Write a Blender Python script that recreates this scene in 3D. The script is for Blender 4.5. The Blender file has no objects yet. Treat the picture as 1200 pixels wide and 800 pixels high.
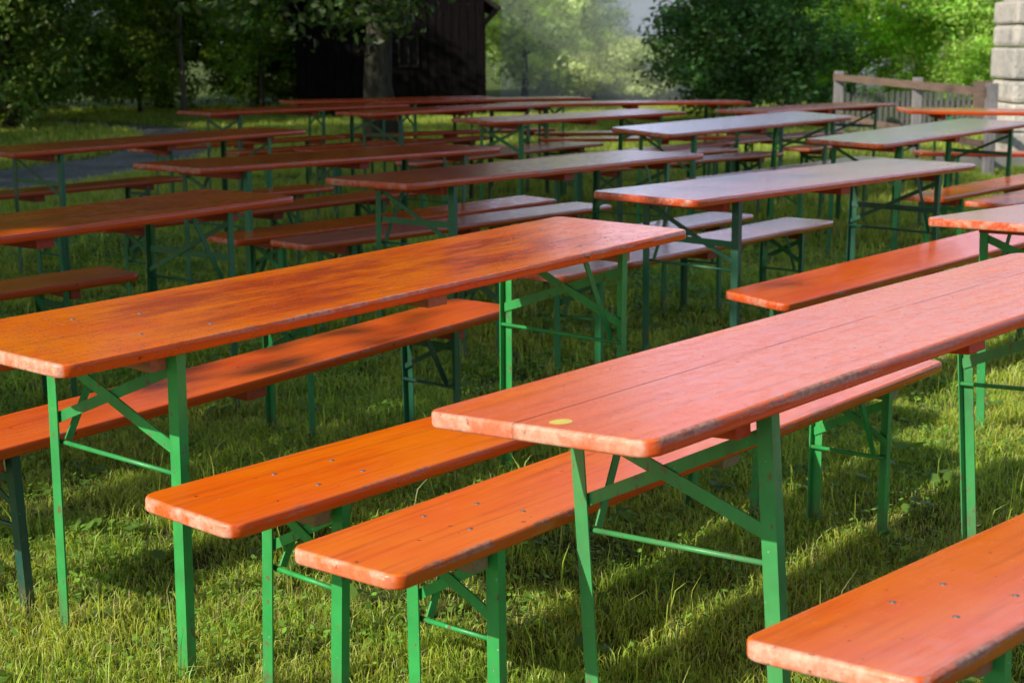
import bpy, bmesh, math, random
import numpy as np
from mathutils import Vector, Matrix, Euler

SC = bpy.context.scene
COL = SC.collection
R = math.radians
rng = np.random.default_rng(7)
random.seed(7)

# ------------------------------------------------------------------ helpers
def link(o, parent=None):
    COL.objects.link(o)
    if parent is not None:
        o.parent = parent
    return o

def mesh_obj(name, me, parent=None, loc=(0, 0, 0)):
    o = bpy.data.objects.new(name, me)
    o.location = loc
    return link(o, parent)

def thing(name, label, cat, loc=(0, 0, 0), group=None):
    o = bpy.data.objects.new(name, None)
    o.location = loc
    o.empty_display_size = .1
    o['label'] = label
    o['category'] = cat
    if group:
        o['group'] = group
    return link(o)

def from_bm(name, bm, mat, smooth=False):
    me = bpy.data.meshes.new(name)
    bmesh.ops.recalc_face_normals(bm, faces=bm.faces)
    bm.to_mesh(me)
    bm.free()
    if mat:
        me.materials.append(mat)
    if smooth:
        for p in me.polygons:
            p.use_smooth = True
    return me

def from_np(name, verts, faces, mat, tint=None):
    """faces: (n,k) array with fixed k"""
    me = bpy.data.meshes.new(name)
    n, k = faces.shape
    me.vertices.add(len(verts))
    me.vertices.foreach_set('co', verts.astype(np.float32).ravel())
    me.loops.add(n * k)
    me.loops.foreach_set('vertex_index', faces.astype(np.int32).ravel())
    me.polygons.add(n)
    me.polygons.foreach_set('loop_start', np.arange(0, n * k, k, dtype=np.int32))
    me.polygons.foreach_set('loop_total', np.full(n, k, dtype=np.int32))
    if tint is not None:
        a = me.attributes.new('tint', 'FLOAT_COLOR', 'POINT')
        c = np.ones((len(verts), 4), np.float32)
        c[:, :3] = tint
        a.data.foreach_set('color', c.ravel())
    me.update(calc_edges=True)
    if mat:
        me.materials.append(mat)
    return me

def bm_box(bm, c, s, rot=None, bevel=0):
    m = Matrix.Translation(c)
    if rot is not None:
        m = m @ rot
    m = m @ Matrix.Diagonal((s[0], s[1], s[2], 1))
    r = bmesh.ops.create_cube(bm, size=1, matrix=m)
    if bevel:
        es = list({e for v in r['verts'] for e in v.link_edges})
        bmesh.ops.bevel(bm, geom=es, offset=bevel, segments=2, affect='EDGES', profile=.5)

def bm_bar(bm, p0, p1, w, t, up=(1, 0, 0)):
    """flat strap from p0 to p1; w across the strap in its plane, t thickness along `up`"""
    p0, p1 = Vector(p0), Vector(p1)
    d = (p1 - p0)
    L = d.length
    z = d.normalized()
    x = Vector(up)
    x = (x - z * x.dot(z)).normalized()
    y = z.cross(x)
    m = Matrix.Translation((p0 + p1) / 2) @ Matrix((x, y, z)).transposed().to_4x4() @ Matrix.Diagonal((t, w, L, 1))
    bmesh.ops.create_cube(bm, size=1, matrix=m)

def bm_tube(bm, pts, rads, seg=8, cap=True):
    rings = []
    n = len(pts)
    for i, p in enumerate(pts):
        p = Vector(p)
        a = Vector(pts[max(i - 1, 0)])
        b = Vector(pts[min(i + 1, n - 1)])
        z = (b - a).normalized()
        x = z.orthogonal().normalized() if abs(z.z) < .9 else Vector((1, 0, 0))
        x = (x - z * x.dot(z)).normalized()
        y = z.cross(x)
        r = rads[i]
        rings.append([bm.verts.new(p + (x * math.cos(t) + y * math.sin(t)) * r)
                      for t in [2 * math.pi * k / seg for k in range(seg)]])
    for i in range(n - 1):
        for k in range(seg):
            bm.faces.new((rings[i][k], rings[i][(k + 1) % seg], rings[i + 1][(k + 1) % seg], rings[i + 1][k]))
    if cap:
        bm.faces.new(rings[0][::-1])
        bm.faces.new(rings[-1])

# ------------------------------------------------------------------ materials
class NT:
    def __init__(s, name):
        s.m = bpy.data.materials.new(name)
        s.m.use_nodes = True
        s.t = s.m.node_tree
        s.t.nodes.clear()
        s.out = s.n('ShaderNodeOutputMaterial')
    def n(s, typ, **kw):
        nd = s.t.nodes.new(typ)
        for k, v in kw.items():
            setattr(nd, k, v)
        return nd
    def l(s, a, b):
        s.t.links.new(a, b)
    def val(s, sock, v):
        if isinstance(v, (int, float)):
            sock.default_value = v
        elif isinstance(v, (tuple, list)):
            sock.default_value = tuple(v) + ((1,) if len(v) == 3 and sock.type == 'RGBA' else ())
        else:
            s.l(v, sock)
    def math(s, op, a, b=0., c=None, clamp=False):
        nd = s.n('ShaderNodeMath', operation=op, use_clamp=clamp)
        s.val(nd.inputs[0], a)
        s.val(nd.inputs[1], b)
        if c is not None:
            s.val(nd.inputs[2], c)
        return nd.outputs[0]
    def mix(s, f, a, b, typ='MIX'):
        nd = s.n('ShaderNodeMix', data_type='RGBA', blend_type=typ)
        s.val(nd.inputs[0], f)
        s.val(nd.inputs[6], a)
        s.val(nd.inputs[7], b)
        return nd.outputs[2]
    def noise(s, vec, scale, detail=3, rough=.55, out='Fac', dist=0):
        nd = s.n('ShaderNodeTexNoise')
        nd.inputs['Scale'].default_value = scale
        nd.inputs['Detail'].default_value = detail
        nd.inputs['Roughness'].default_value = rough
        nd.inputs['Distortion'].default_value = dist
        if vec is not None:
            s.l(vec, nd.inputs['Vector'])
        return nd.outputs[out]
    def map(s, vec, sc=(1, 1, 1), loc=None):
        nd = s.n('ShaderNodeMapping')
        nd.inputs['Scale'].default_value = sc
        s.l(vec, nd.inputs['Vector'])
        if loc is not None:
            s.l(loc, nd.inputs['Location'])
        return nd.outputs[0]
    def ramp(s, f, lo, hi, a=0., b=1.):
        nd = s.n('ShaderNodeMapRange')
        nd.interpolation_type = 'SMOOTHSTEP'
        s.val(nd.inputs[0], f)
        for i, v in zip((1, 2, 3, 4), (lo, hi, a, b)):
            nd.inputs[i].default_value = v
        return nd.outputs[0]
    def attr(s, name, typ='OBJECT'):
        nd = s.n('ShaderNodeAttribute', attribute_name=name, attribute_type=typ)
        return nd
    def coord(s, o='Object'):
        return s.n('ShaderNodeTexCoord').outputs[o]
    def bsdf(s, color, rough=.5, bump=None, dist=.001, spec=.5, bstr=1., coat=None, metal=0):
        b = s.n('ShaderNodeBsdfPrincipled')
        s.val(b.inputs['Base Color'], color)
        s.val(b.inputs['Roughness'], rough)
        s.val(b.inputs['Specular IOR Level'], spec)
        s.val(b.inputs['Metallic'], metal)
        if coat is not None:
            s.val(b.inputs['Coat Weight'], coat)
            b.inputs['Coat Roughness'].default_value = .15
        if bump is not None:
            bp = s.n('ShaderNodeBump')
            bp.inputs['Strength'].default_value = bstr
            bp.inputs['Distance'].default_value = dist
            s.l(bump, bp.inputs['Height'])
            s.l(bp.outputs[0], b.inputs['Normal'])
            if coat is not None:
                s.l(bp.outputs[0], b.inputs['Coat Normal'])
        s.l(b.outputs[0], s.out.inputs[0])
        return b

def painted_board(name, L, W):
    """orange paint on a plank; object props: tone (0 fresh .. 1 deep red, tree shade painted in), wet (0..1), wear (0..1), pale (0..1), seam, seed"""
    N = NT(name)
    oc = N.coord()
    tone = N.attr('tone').outputs['Fac']
    wet = N.attr('wet').outputs['Fac']
    wear = N.attr('wear').outputs['Fac']
    pale = N.attr('pale').outputs['Fac']
    seam = N.attr('seam').outputs['Fac']
    seed = N.attr('seed').outputs['Fac']
    dew = N.attr('dew').outputs['Fac']
    cx = N.n('ShaderNodeCombineXYZ')
    for i in range(3):
        N.l(seed, cx.inputs[i])
    p = N.n('ShaderNodeVectorMath', operation='ADD')
    N.l(oc, p.inputs[0]); N.l(cx.outputs[0], p.inputs[1])
    P = p.outputs[0]
    grain = N.noise(N.map(P, (1.2, 26, 26)), 2.2, 6, .62, dist=.3)
    grain2 = N.noise(N.map(P, (3, 110, 60)), 2.0, 4, .6)
    blot = N.noise(N.map(P, (1.6, 3.4, 3)), 1.7, 4, .6)
    fine = N.noise(P, 210, 3, .7)
    mid = N.noise(N.map(P, (1, 1.6, 1)), 22, 4, .65)
    fresh = N.mix(N.ramp(blot, .35, .68), (1.0, .215, .002), (.96, .150, .003))
    deep = N.mix(N.ramp(blot, .35, .65), (.80, .058, .010), (.62, .034, .009))  # deep red paint, with the rear tops' tree shade put into it
    col = N.mix(tone, fresh, deep)
    # faded chalky pink paint, sky sheen painted in with it
    col = N.mix(N.math('MULTIPLY', pale, N.ramp(N.noise(N.map(P, (1.0, 5, 5)), 2.3, 3, .5), .25, .6)), col, (.90, .19, .085))
    # grain darkening
    col = N.mix(N.ramp(grain, .46, .72, 0, .5), col, (.50, .06, .012))
    col = N.mix(N.ramp(grain2, .52, .72, 0, .30), col, (.95, .27, .04))
    # dew speckle
    sp = N.n('ShaderNodeTexVoronoi'); sp.inputs['Scale'].default_value = 150
    N.l(N.map(P, (.8, 1, 1)), sp.inputs['Vector'])
    drop = N.ramp(sp.outputs['Distance'], .12, .42, 1, 0)
    dmask = N.math('MULTIPLY', N.ramp(mid, .38, .62), wet)
    col = N.mix(N.math('MULTIPLY', N.ramp(fine, .45, .7), N.math('MULTIPLY', dmask, .7)), col, (.16, .026, .014))
    # scratches and chips, only a few
    sc = N.noise(N.map(P, (7, 60, 1)), 1.3, 5, .75, dist=1.2)
    scm = N.math('MULTIPLY', N.ramp(sc, .665, .71), N.math('MULTIPLY_ADD', wear, .75, .12))
    col = N.mix(scm, col, (.78, .45, .26))
    chip = N.noise(N.map(P, (1, 2.2, 1)), 13, 5, .7)
    cm = N.math('MULTIPLY', N.ramp(chip, .70, .74), N.math('MULTIPLY_ADD', wear, .8, .15))
    col = N.mix(cm, col, (.24, .085, .04))
    # long seam between the two boards
    sx = N.n('ShaderNodeSeparateXYZ'); N.l(oc, sx.inputs[0])
    yy = N.math('ADD', sx.outputs[1], N.math('MULTIPLY', N.math('SUBTRACT', blot, .5), .012))
    sm = N.ramp(N.math('ABSOLUTE', N.math('SUBTRACT', yy, .035)), .0008, .0022, 1, 0)
    sm = N.math('MULTIPLY', sm, N.math('MULTIPLY', seam, N.ramp(N.noise(N.map(P, (3, .1, .1)), 1.5, 3), .38, .5)))
    col = N.mix(sm, col, (.13, .03, .015))
    # edge wear: distance to the outline and the rounded arris
    ex = N.math('SUBTRACT', L / 2, N.math('ABSOLUTE', sx.outputs[0]))
    ey = N.math('SUBTRACT', W / 2, N.math('ABSOLUTE', sx.outputs[1]))
    ed = N.math('MINIMUM', ex, ey)
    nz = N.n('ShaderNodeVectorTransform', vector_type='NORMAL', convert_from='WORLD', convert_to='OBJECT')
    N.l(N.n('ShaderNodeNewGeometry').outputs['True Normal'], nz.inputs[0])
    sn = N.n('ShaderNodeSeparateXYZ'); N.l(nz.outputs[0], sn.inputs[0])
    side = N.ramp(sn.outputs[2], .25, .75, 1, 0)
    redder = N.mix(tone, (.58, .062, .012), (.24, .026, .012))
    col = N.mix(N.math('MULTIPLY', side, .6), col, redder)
    en = N.noise(N.map(P, (.55, 2.4, 3)), 11, 6, .74)
    fn_ = N.noise(N.map(P, (1, 1, 1)), 75, 4, .7)
    # thin scuffed line along the upper arris
    arr = N.math('MULTIPLY', N.ramp(ed, .0035, .010, 1, 0), N.ramp(sx.outputs[2], -.016, -.006, 0, 1))
    am = N.math('MULTIPLY', arr, N.ramp(N.math('ADD', N.math('ADD', en, N.math('MULTIPLY', fn_, .18)), N.math('MULTIPLY', wear, .12)), .66, .73))
    # worn end grain
    endm = N.math('MULTIPLY', N.ramp(ex, .004, .012, 1, 0), N.ramp(N.math('ADD', N.math('ADD', en, N.math('MULTIPLY', fn_, .3)), N.math('MULTIPLY', wear, .28)), .62, .84))
    pres = N.ramp(N.noise(N.map(P, (1, 1, 1)), 1.7, 3, .6), .40, .60, .12, 1)
    am = N.math('MULTIPLY', am, pres)
    endm = N.math('MULTIPLY', endm, N.ramp(N.noise(N.map(P, (1, 1, 1)), 7, 4, .7), .36, .56, .3, 1))
    em = N.math('MAXIMUM', am, endm)
    wood = N.mix(N.ramp(fn_, .35, .65), (.80, .52, .38), (.58, .30, .20))
    wood = N.mix(N.ramp(N.noise(P, 52, 4, .75), .60, .70), wood, (.09, .055, .045))
    long_ = N.ramp(ex, .01, .03)
    wood = N.mix(N.math('MULTIPLY', long_, .75), wood, N.mix(N.ramp(fn_, .4, .6), (.44, .30, .23), (.15, .09, .07)))
    woodr = N.mix(N.math('MULTIPLY', tone, .75), wood, (.24, .05, .03))
    col = N.mix(N.math('MULTIPLY', em, .82), col, woodr)
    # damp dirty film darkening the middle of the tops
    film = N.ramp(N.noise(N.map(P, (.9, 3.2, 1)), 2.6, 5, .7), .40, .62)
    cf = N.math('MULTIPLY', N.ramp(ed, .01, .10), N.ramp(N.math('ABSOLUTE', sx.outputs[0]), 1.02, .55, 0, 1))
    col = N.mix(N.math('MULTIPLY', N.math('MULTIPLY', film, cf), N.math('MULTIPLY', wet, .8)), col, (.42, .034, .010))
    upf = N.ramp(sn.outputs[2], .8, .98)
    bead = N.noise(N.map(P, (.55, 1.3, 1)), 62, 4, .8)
    col = N.mix(N.math('MULTIPLY', upf, N.math('MULTIPLY', dew, N.ramp(bead, .38, .60, .15, 1.))), col, (.58, .40, .58))  # dew whitening: lilac sky sheen painted into the top's base colour
    # grime specks
    dk = N.noise(P, 47, 2, .5)
    col = N.mix(N.ramp(dk, .735, .76, 0, .8), col, (.10, .02, .01))
    rough = N.math('MULTIPLY_ADD', N.ramp(mid, .3, .7), .10, .17)
    rough = N.math('ADD', rough, N.math('MULTIPLY', em, .3))
    rough = N.math('SUBTRACT', rough, N.math('MULTIPLY', wet, .10))
    rough = N.math('ADD', rough, N.math('MULTIPLY', pale, .05))
    h = N.math('ADD', N.math('MULTIPLY', grain, .30), N.math('MULTIPLY', grain2, .12))
    h = N.math('ADD', h, N.math('MULTIPLY', N.math('MULTIPLY', drop, dmask), .45))
    h = N.math('ADD', h, N.math('MULTIPLY', N.math('MULTIPLY', bead, dew), 1.6))
    h = N.math('SUBTRACT', h, N.math('MULTIPLY', sm, 1.2))
    h = N.math('SUBTRACT', h, N.math('MULTIPLY', em, .5))
    h = N.math('SUBTRACT', h, N.math('MULTIPLY', cm, .4))
    rough = N.math('SUBTRACT', rough, N.math('MULTIPLY', dew, .05))
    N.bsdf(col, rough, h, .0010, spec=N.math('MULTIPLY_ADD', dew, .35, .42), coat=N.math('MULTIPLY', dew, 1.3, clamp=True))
    return N.m

def green_metal():
    N = NT('green_paint')
    tone = N.attr('tone').outputs['Fac']
    seed = N.attr('seed').outputs['Fac']
    oc = N.coord()
    cx = N.n('ShaderNodeCombineXYZ')
    for i in range(3):
        N.l(seed, cx.inputs[i])
    p = N.n('ShaderNodeVectorMath', operation='ADD')
    N.l(oc, p.inputs[0]); N.l(cx.outputs[0], p.inputs[1])
    P = p.outputs[0]
    a = N.mix(N.ramp(N.noise(P, 7, 4, .6), .3, .7), (.028, .42, .085), (.024, .30, .065))
    b = N.mix(N.ramp(N.noise(P, 6, 4, .6), .3, .7), (.006, .085, .062), (.008, .06, .055))  # dark teal, also paints the shade on the middle-row legs
    col = N.mix(tone, a, b)
    sx = N.n('ShaderNodeSeparateXYZ'); N.l(oc, sx.inputs[0])
    n = N.noise(N.map(P, (1, 1, .6)), 38, 5, .7)
    col = N.mix(N.ramp(n, .60, .64, 0, .85), col, (.17, .07, .03))
    col = N.mix(N.ramp(N.noise(P, 90, 3, .6), .70, .73, 0, .8), col, (.35, .5, .4))
    gp = N.n('ShaderNodeSeparateXYZ'); N.l(N.n('ShaderNodeNewGeometry').outputs['Position'], gp.inputs[0])
    mud = N.math('MULTIPLY', N.ramp(gp.outputs[2], .02, .16, 1, 0), N.ramp(N.noise(P, 22, 4, .7), .35, .6))
    dirt = N.noise(N.map(P, (2, 2, .5)), 10, 4, .6)
    col = N.mix(N.ramp(dirt, .5, .75, 0, .35), col, (.05, .075, .035))
    col = N.mix(N.math('MULTIPLY', mud, .75), col, (.11, .10, .05))
    dusty = N.attr('dusty').outputs['Fac']
    col = N.mix(N.math('MULTIPLY', dusty, N.ramp(N.noise(N.map(P, (1, 1, .4)), 5, 4, .6), .3, .7, .25, .8)), col, (.16, .24, .13))
    N.bsdf(col, N.ramp(n, .4, .7, .36, .6), n, .0006, spec=.5)
    return N.m

def simple_noise_mat(name, c1, c2, scale, rough=.8, bump=.004, stretch=(1, 1, 1), c3=None, spec=.3, coord='Object'):
    N = NT(name)
    oc = N.map(N.coord(coord), stretch)
    n = N.noise(oc, scale, 5, .6)
    col = N.mix(N.ramp(n, .32, .68), c1, c2)
    if c3:
        col = N.mix(N.ramp(N.noise(oc, scale * 3.7, 4, .7), .56, .68), col, c3)
    N.bsdf(col, rough, N.noise(oc, scale * 4, 5, .65), bump, spec=spec)
    return N.m

def foliage_mat():
    N = NT('foliage')
    lc = N.attr('leaf_color').outputs['Color']
    g = N.n('ShaderNodeNewGeometry')
    rnd = g.outputs['Random Per Island']
    tint = N.attr('tint', 'GEOMETRY').outputs['Color']
    col = N.mix(1, lc, tint, 'MULTIPLY')
    hs = N.n('ShaderNodeHueSaturation')
    N.l(col, hs.inputs['Color'])
    N.l(N.math('MULTIPLY_ADD', rnd, .05, .475), hs.inputs['Hue'])
    N.l(N.math('MULTIPLY_ADD', rnd, .9, .55), hs.inputs['Value'])
    d = N.n('ShaderNodeBsdfPrincipled')
    N.l(hs.outputs[0], d.inputs['Base Color'])
    d.inputs['Roughness'].default_value = .5
    d.inputs['Specular IOR Level'].default_value = .35
    tr = N.n('ShaderNodeBsdfTranslucent')
    N.l(N.mix(1, hs.outputs[0], (1.5, 1.5, .6), 'MULTIPLY'), tr.inputs[0])
    mx = N.n('ShaderNodeMixShader'); mx.inputs[0].default_value = .38
    N.l(d.outputs[0], mx.inputs[1]); N.l(tr.outputs[0], mx.inputs[2])
    N.l(mx.outputs[0], N.out.inputs[0])
    return N.m

def grass_mat():
    N = NT('grass_blades')
    tint = N.attr('tint', 'GEOMETRY').outputs['Color']
    d = N.n('ShaderNodeBsdfPrincipled')
    N.l(tint, d.inputs['Base Color'])
    d.inputs['Roughness'].default_value = .45
    d.inputs['Specular IOR Level'].default_value = .4
    tr = N.n('ShaderNodeBsdfTranslucent')
    N.l(N.mix(1, tint, (1.6, 1.5, .7), 'MULTIPLY'), tr.inputs[0])
    mx = N.n('ShaderNodeMixShader'); mx.inputs[0].default_value = .42
    N.l(d.outputs[0], mx.inputs[1]); N.l(tr.outputs[0], mx.inputs[2])
    N.l(mx.outputs[0], N.out.inputs[0])
    return N.m

def ground_mat():
    N = NT('lawn_ground')
    P = N.coord('Object')
    a = N.noise(P, .35, 4, .6)
    b = N.noise(P, 5, 5, .65)
    c = N.noise(P, 60, 4, .7)
    col = N.mix(N.ramp(b, .3, .7), (.085, .13, .025), (.14, .18, .045))
    col = N.mix(N.ramp(c, .55, .72, 0, .7), col, (.19, .15, .085))
    col = N.mix(N.ramp(a, .4, .7, 0, .5), col, (.07, .10, .025))
    N.bsdf(col, .95, N.math('ADD', N.math('MULTIPLY', b, .6), c), .03, spec=.1)
    return N.m

def gravel_mat():
    N = NT('gravel')
    P = N.coord('Object')
    v = N.n('ShaderNodeTexVoronoi'); v.inputs['Scale'].default_value = 42
    N.l(P, v.inputs['Vector'])
    col = N.mix(N.ramp(N.noise(P, 1.3, 5, .6), .3, .7), (.15, .148, .13), (.27, .26, .235))
    col = N.mix(.45, col, v.outputs['Color'], 'SOFT_LIGHT')
    col = N.mix(N.ramp(N.noise(P, 2.2, 5, .7), .58, .66, 0, .8), col, (.05, .08, .02))
    N.bsdf(col, .92, v.outputs['Distance'], .01, spec=.2)
    return N.m

M_TABLE = painted_board('painted_tabletop', 2.2, .49)
M_BENCH = painted_board('painted_seat', 2.2, .265)
M_GREEN = green_metal()
def batten_mat():
    N = NT('batten_paint')
    tone = N.attr('tone').outputs['Fac']
    P = N.map(N.coord(), (10, 1.5, 10))
    n = N.noise(P, 6, 5, .65)
    a = N.mix(N.ramp(n, .3, .7), (.62, .075, .012), (.42, .05, .012))
    b = N.mix(N.ramp(n, .3, .7), (.25, .035, .02), (.16, .03, .02))
    col = N.mix(tone, a, b)
    sx = N.n('ShaderNodeSeparateXYZ'); N.l(N.coord(), sx.inputs[0])
    raw = N.attr('raw').outputs['Fac']
    col = N.mix(N.math('MULTIPLY', raw, N.ramp(n, .25, .45)), col, N.mix(N.ramp(n, .4, .7), (.34, .24, .13), (.20, .14, .08)))
    N.bsdf(col, .6, n, .001)
    return N.m
M_BATTEN = batten_mat()
M_BOLT = simple_noise_mat('bolt_steel', (.22, .21, .2), (.10, .07, .05), 200, .45, .0005, spec=.6)
M_FOL = foliage_mat()
M_GRASS = grass_mat()
M_GROUND = ground_mat()
M_GRAVEL = gravel_mat()
M_BARK = simple_noise_mat('bark', (.085, .08, .058), (.038, .036, .027), 5, .9, .02, (4, 4, .8), (.12, .125, .09), spec=.1)
M_BARKLIGHT = simple_noise_mat('pale_bark', (.26, .20, .16), (.12, .095, .08), 6, .9, .01, (4, 4, .8), (.32, .27, .22))
M_FENCE = simple_noise_mat('brown_rail_wood', (.25, .17, .13), (.17, .12, .095), 4, .8, .004, (1, .5, 8), (.12, .08, .06), coord='Object')
M_POST = simple_noise_mat('grey_post_wood', (.33, .31, .31), (.22, .205, .21), 6, .85, .004, (5, 5, .6), (.12, .11, .11))
M_PICKET = simple_noise_mat('weathered_picket', (.17, .165, .16), (.10, .10, .10), 6, .85, .003, (5, 5, .6), (.28, .26, .24))
M_BARN = simple_noise_mat('barn_boards', (.012, .010, .010), (.006, .005, .006), 5, .85, .006, (6, 6, .35), (.024, .018, .016), spec=.03)
M_ROOF = simple_noise_mat('roof_boards', (.035, .027, .024), (.018, .014, .013), 4, .9, .01, (1, 4, 1))
M_GLASS = simple_noise_mat('window_glass', (.003, .003, .004), (.006, .006, .007), 2, .3, .0005, spec=.15)
M_YELLOW = simple_noise_mat('sticker_paper', (.85, .72, .14), (.78, .62, .12), 60, .5, .0002)
M_CONC = simple_noise_mat('concrete', (.33, .32, .30), (.24, .235, .22), 4, .9, .004, c3=(.16, .155, .14))

def stone_mat():
    N = NT('pillar_stone')
    P = N.coord('Object')
    rnd = N.n('ShaderNodeObjectInfo').outputs['Random']
    a = N.noise(P, 3.2, 5, .6)
    b = N.noise(P, 26, 6, .7)
    col = N.mix(N.ramp(a, .3, .7), (.80, .73, .62), (.60, .57, .52))
    col = N.mix(N.math('MULTIPLY', rnd, .35), col, (.26, .26, .27))
    col = N.mix(N.ramp(b, .52, .70, 0, .55), col, (.16, .15, .14))
    col = N.mix(N.ramp(N.noise(P, 2.1, 4, .6), .56, .7, 0, .6), col, (.15, .16, .17))
    N.bsdf(col, .9, N.math('ADD', N.math('MULTIPLY', a, 1.4), b), .02, spec=.2)
    return N.m
M_STONE = stone_mat()

# ------------------------------------------------------------------ furniture meshes
def board_mesh(name, L, W, T, rad, mat, bow=0., nseg=14):
    """plank: rounded corners in plan, rounded arrises; origin at the CENTRE of its top surface"""
    prof = [(0.0, 0), (.0032, -.0008), (.0056, -.0029), (.0066, -.006), (.0066, -T + .006), (.0056, -T + .0029), (.0032, -T + .0008), (0, -T)]
    # base outline (inset by .0066)
    hx, hy = L / 2 - .0066, W / 2 - .0066
    r = rad - .0066
    base = []
    for cxs, cys, a0 in ((1, 1, 0), (-1, 1, 90), (-1, -1, 180), (1, -1, 270)):
        for k in range(7):
            a = R(a0 + k * 15)
            base.append((cxs * (hx - r) + r * math.cos(a), cys * (hy - r) + r * math.sin(a), math.cos(a), math.sin(a)))
        # edge subdivisions towards the next corner along x
        if a0 in (0, 180):
            s = cxs
            for k in range(1, nseg):
                base.append((s * (hx - r) * (1 - 2 * k / nseg), cys * hy, 0, cys))
    rr = random.Random(name)
    wob = [rr.uniform(-.0006, .0006) for _ in base]
    bm = bmesh.new()
    rings = []
    bz = lambda x: bow * (1 - (x / (L / 2)) ** 2)
    for off, z in prof:
        rings.append([bm.verts.new((x + nx * (off + wob[i]), y + ny * (off + wob[i]), z + bz(x))) for i, (x, y, nx, ny) in enumerate(base)])
    n = len(base)
    for a, b in zip(rings[:-1], rings[1:]):
        for i in range(n):
            bm.faces.new((a[i], a[(i + 1) % n], b[(i + 1) % n], b[i]))
    # top/bottom fill as quads strips joining +y side with -y side
    def fill(ring, flip):
        # order: corner++ (7), edge(+y) nseg-1, corner-+ (7), corner-- (7), edge(-y), corner+- (7)
        top = ring[3:7] + ring[7:7 + nseg - 1] + ring[7 + nseg - 1:7 + nseg - 1 + 4]
        k = 7 + nseg - 1 + 7
        bot = ring[k + 3:k + 7] + ring[k + 7:k + 7 + nseg - 1] + ring[k + 7 + nseg - 1:k + 7 + nseg - 1 + 4]
        bot = bot[::-1]
        for i in range(len(top) - 1):
            f = (top[i], top[i + 1], bot[i + 1], bot[i])
            bm.faces.new(f if not flip else f[::-1])
        # end caps
        left = ring[7 + nseg - 1 + 3:7 + nseg - 1 + 7] + ring[k:k + 4]
        right = ring[k + 7 + nseg - 1 + 3:k + 7 + nseg - 1 + 7] + ring[0:4]
        for e in (left, right):
            bm.faces.new(e)
    fill(rings[0], False)
    fill(rings[-1], True)
    me = from_bm(name, bm, mat)
    for p in me.polygons:
        p.use_smooth = abs(p.normal.z) < .98
    return me

TH, BH = .77, .479
KIND = {
    't': dict(L=2.2, W=.49, T=.028, h=TH, u=.30, lv=.225, name='beer_table', top='tabletop'),
    'b': dict(L=2.2, W=.265, T=.028, h=BH, u=.28, lv=.114, name='beer_bench', top='seat'),
}
MESH = {}
for k, d in KIND.items():
    m = M_TABLE if k == 't' else M_BENCH
    MESH[k, 'top', 0] = board_mesh(d['top'], d['L'], d['W'], d['T'], .040 if k == 't' else .032, m, 0.)
    MESH[k, 'top', 1] = board_mesh(d['top'] + '_up', d['L'], d['W'], d['T'], .035, m, .004)
    MESH[k, 'top', 2] = board_mesh(d['top'] + '_down', d['L'], d['W'], d['T'], .03, m, -.004)
    # battens run across the width under the board, origin at their own centre
    bw = d['W'] - .10 if k == 't' else d['W'] - .065
    for kk, (bx, bz_) in {'batten': (.042, .038), 'mid_batten': (.07, .036)}.items():
        bm = bmesh.new()
        bm_box(bm, (0, 0, 0), (bx, bw, bz_), bevel=.0025)
        MESH[k, kk] = from_bm(kk, bm, M_BATTEN)
    H = d['h'] - d['T']            # pivot height of the frame (underside of the board)
    lv = d['lv']
    fl = .031 if k == 't' else .029  # flange
    tk = .0035
    for sy in (-1, 1):
        # L-angle leg hanging from the pivot at z=0; outer corner at (+x outward = +1 end, sy)
        bm = bmesh.new()
        yo = sy * lv
        pts = [(0, yo), (0, yo - sy * fl), (-tk, yo - sy * fl), (-tk, yo - sy * tk), (-fl * .75, yo - sy * tk), (-fl * .75, yo)]
        # slight outward bend near the top as on pressed legs
        zs = [0, -.02, -H * .35, -H * .7, -H]
        rings = [[bm.verts.new((x, y, z)) for x, y in pts] for z in zs]
        for a, b in zip(rings[:-1], rings[1:]):
            for i in range(6):
                bm.faces.new((a[i], a[(i + 1) % 6], b[(i + 1) % 6], b[i]))
        bm.faces.new(rings[0]); bm.faces.new(rings[-1])
        MESH[k, 'leg', sy] = from_bm('leg', bm, M_GREEN)
    w = .026 if k == 't' else .022
    if k == 't':
        za, zb, zc, zr = -.215, -.055, -.03, -.265
    else:
        za, zb, zc, zr = -.145, -.035, -.02, -.185
    def strap(p0, p1, ww, x):
        bm = bmesh.new(); bm_bar(bm, (x, p0[0], p0[1]), (x, p1[0], p1[1]), ww, .004, (1, 0, 0))
        return from_bm('brace', bm, M_GREEN)
    y = lv - .004
    # style 0: crossed straps; style 1: level strap and one diagonal
    MESH[k, 'brace', 0] = [strap((y, za), (-y, zb), w, -.0065), strap((y, zc), (-y, za), w * .9, -.0115)]
    MESH[k, 'brace', 1] = [strap((y, -.165 if k == 't' else -.06), (-y, -.165 if k == 't' else -.06), w * .95, -.0065),
                           strap((y, -.245 if k == 't' else za), (-y, -.035), w * .7, -.0115)]
    bm = bmesh.new(); bm_tube(bm, [(-.016, -y + .001, zr), (-.016, y - .001, zr)], [.0055, .0055], 8)
    MESH[k, 'rod'] = from_bm('tie_rod', bm, M_GREEN, True)
    bm = bmesh.new()
    bm_bar(bm, (-.02, -y + .035, zr + .006), (-.155 if k == 't' else -.11, -y + .035, -.004), .018, .004, (0, 1, 0))
    MESH[k, 'stay'] = from_bm('stay', bm, M_GREEN)
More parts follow.
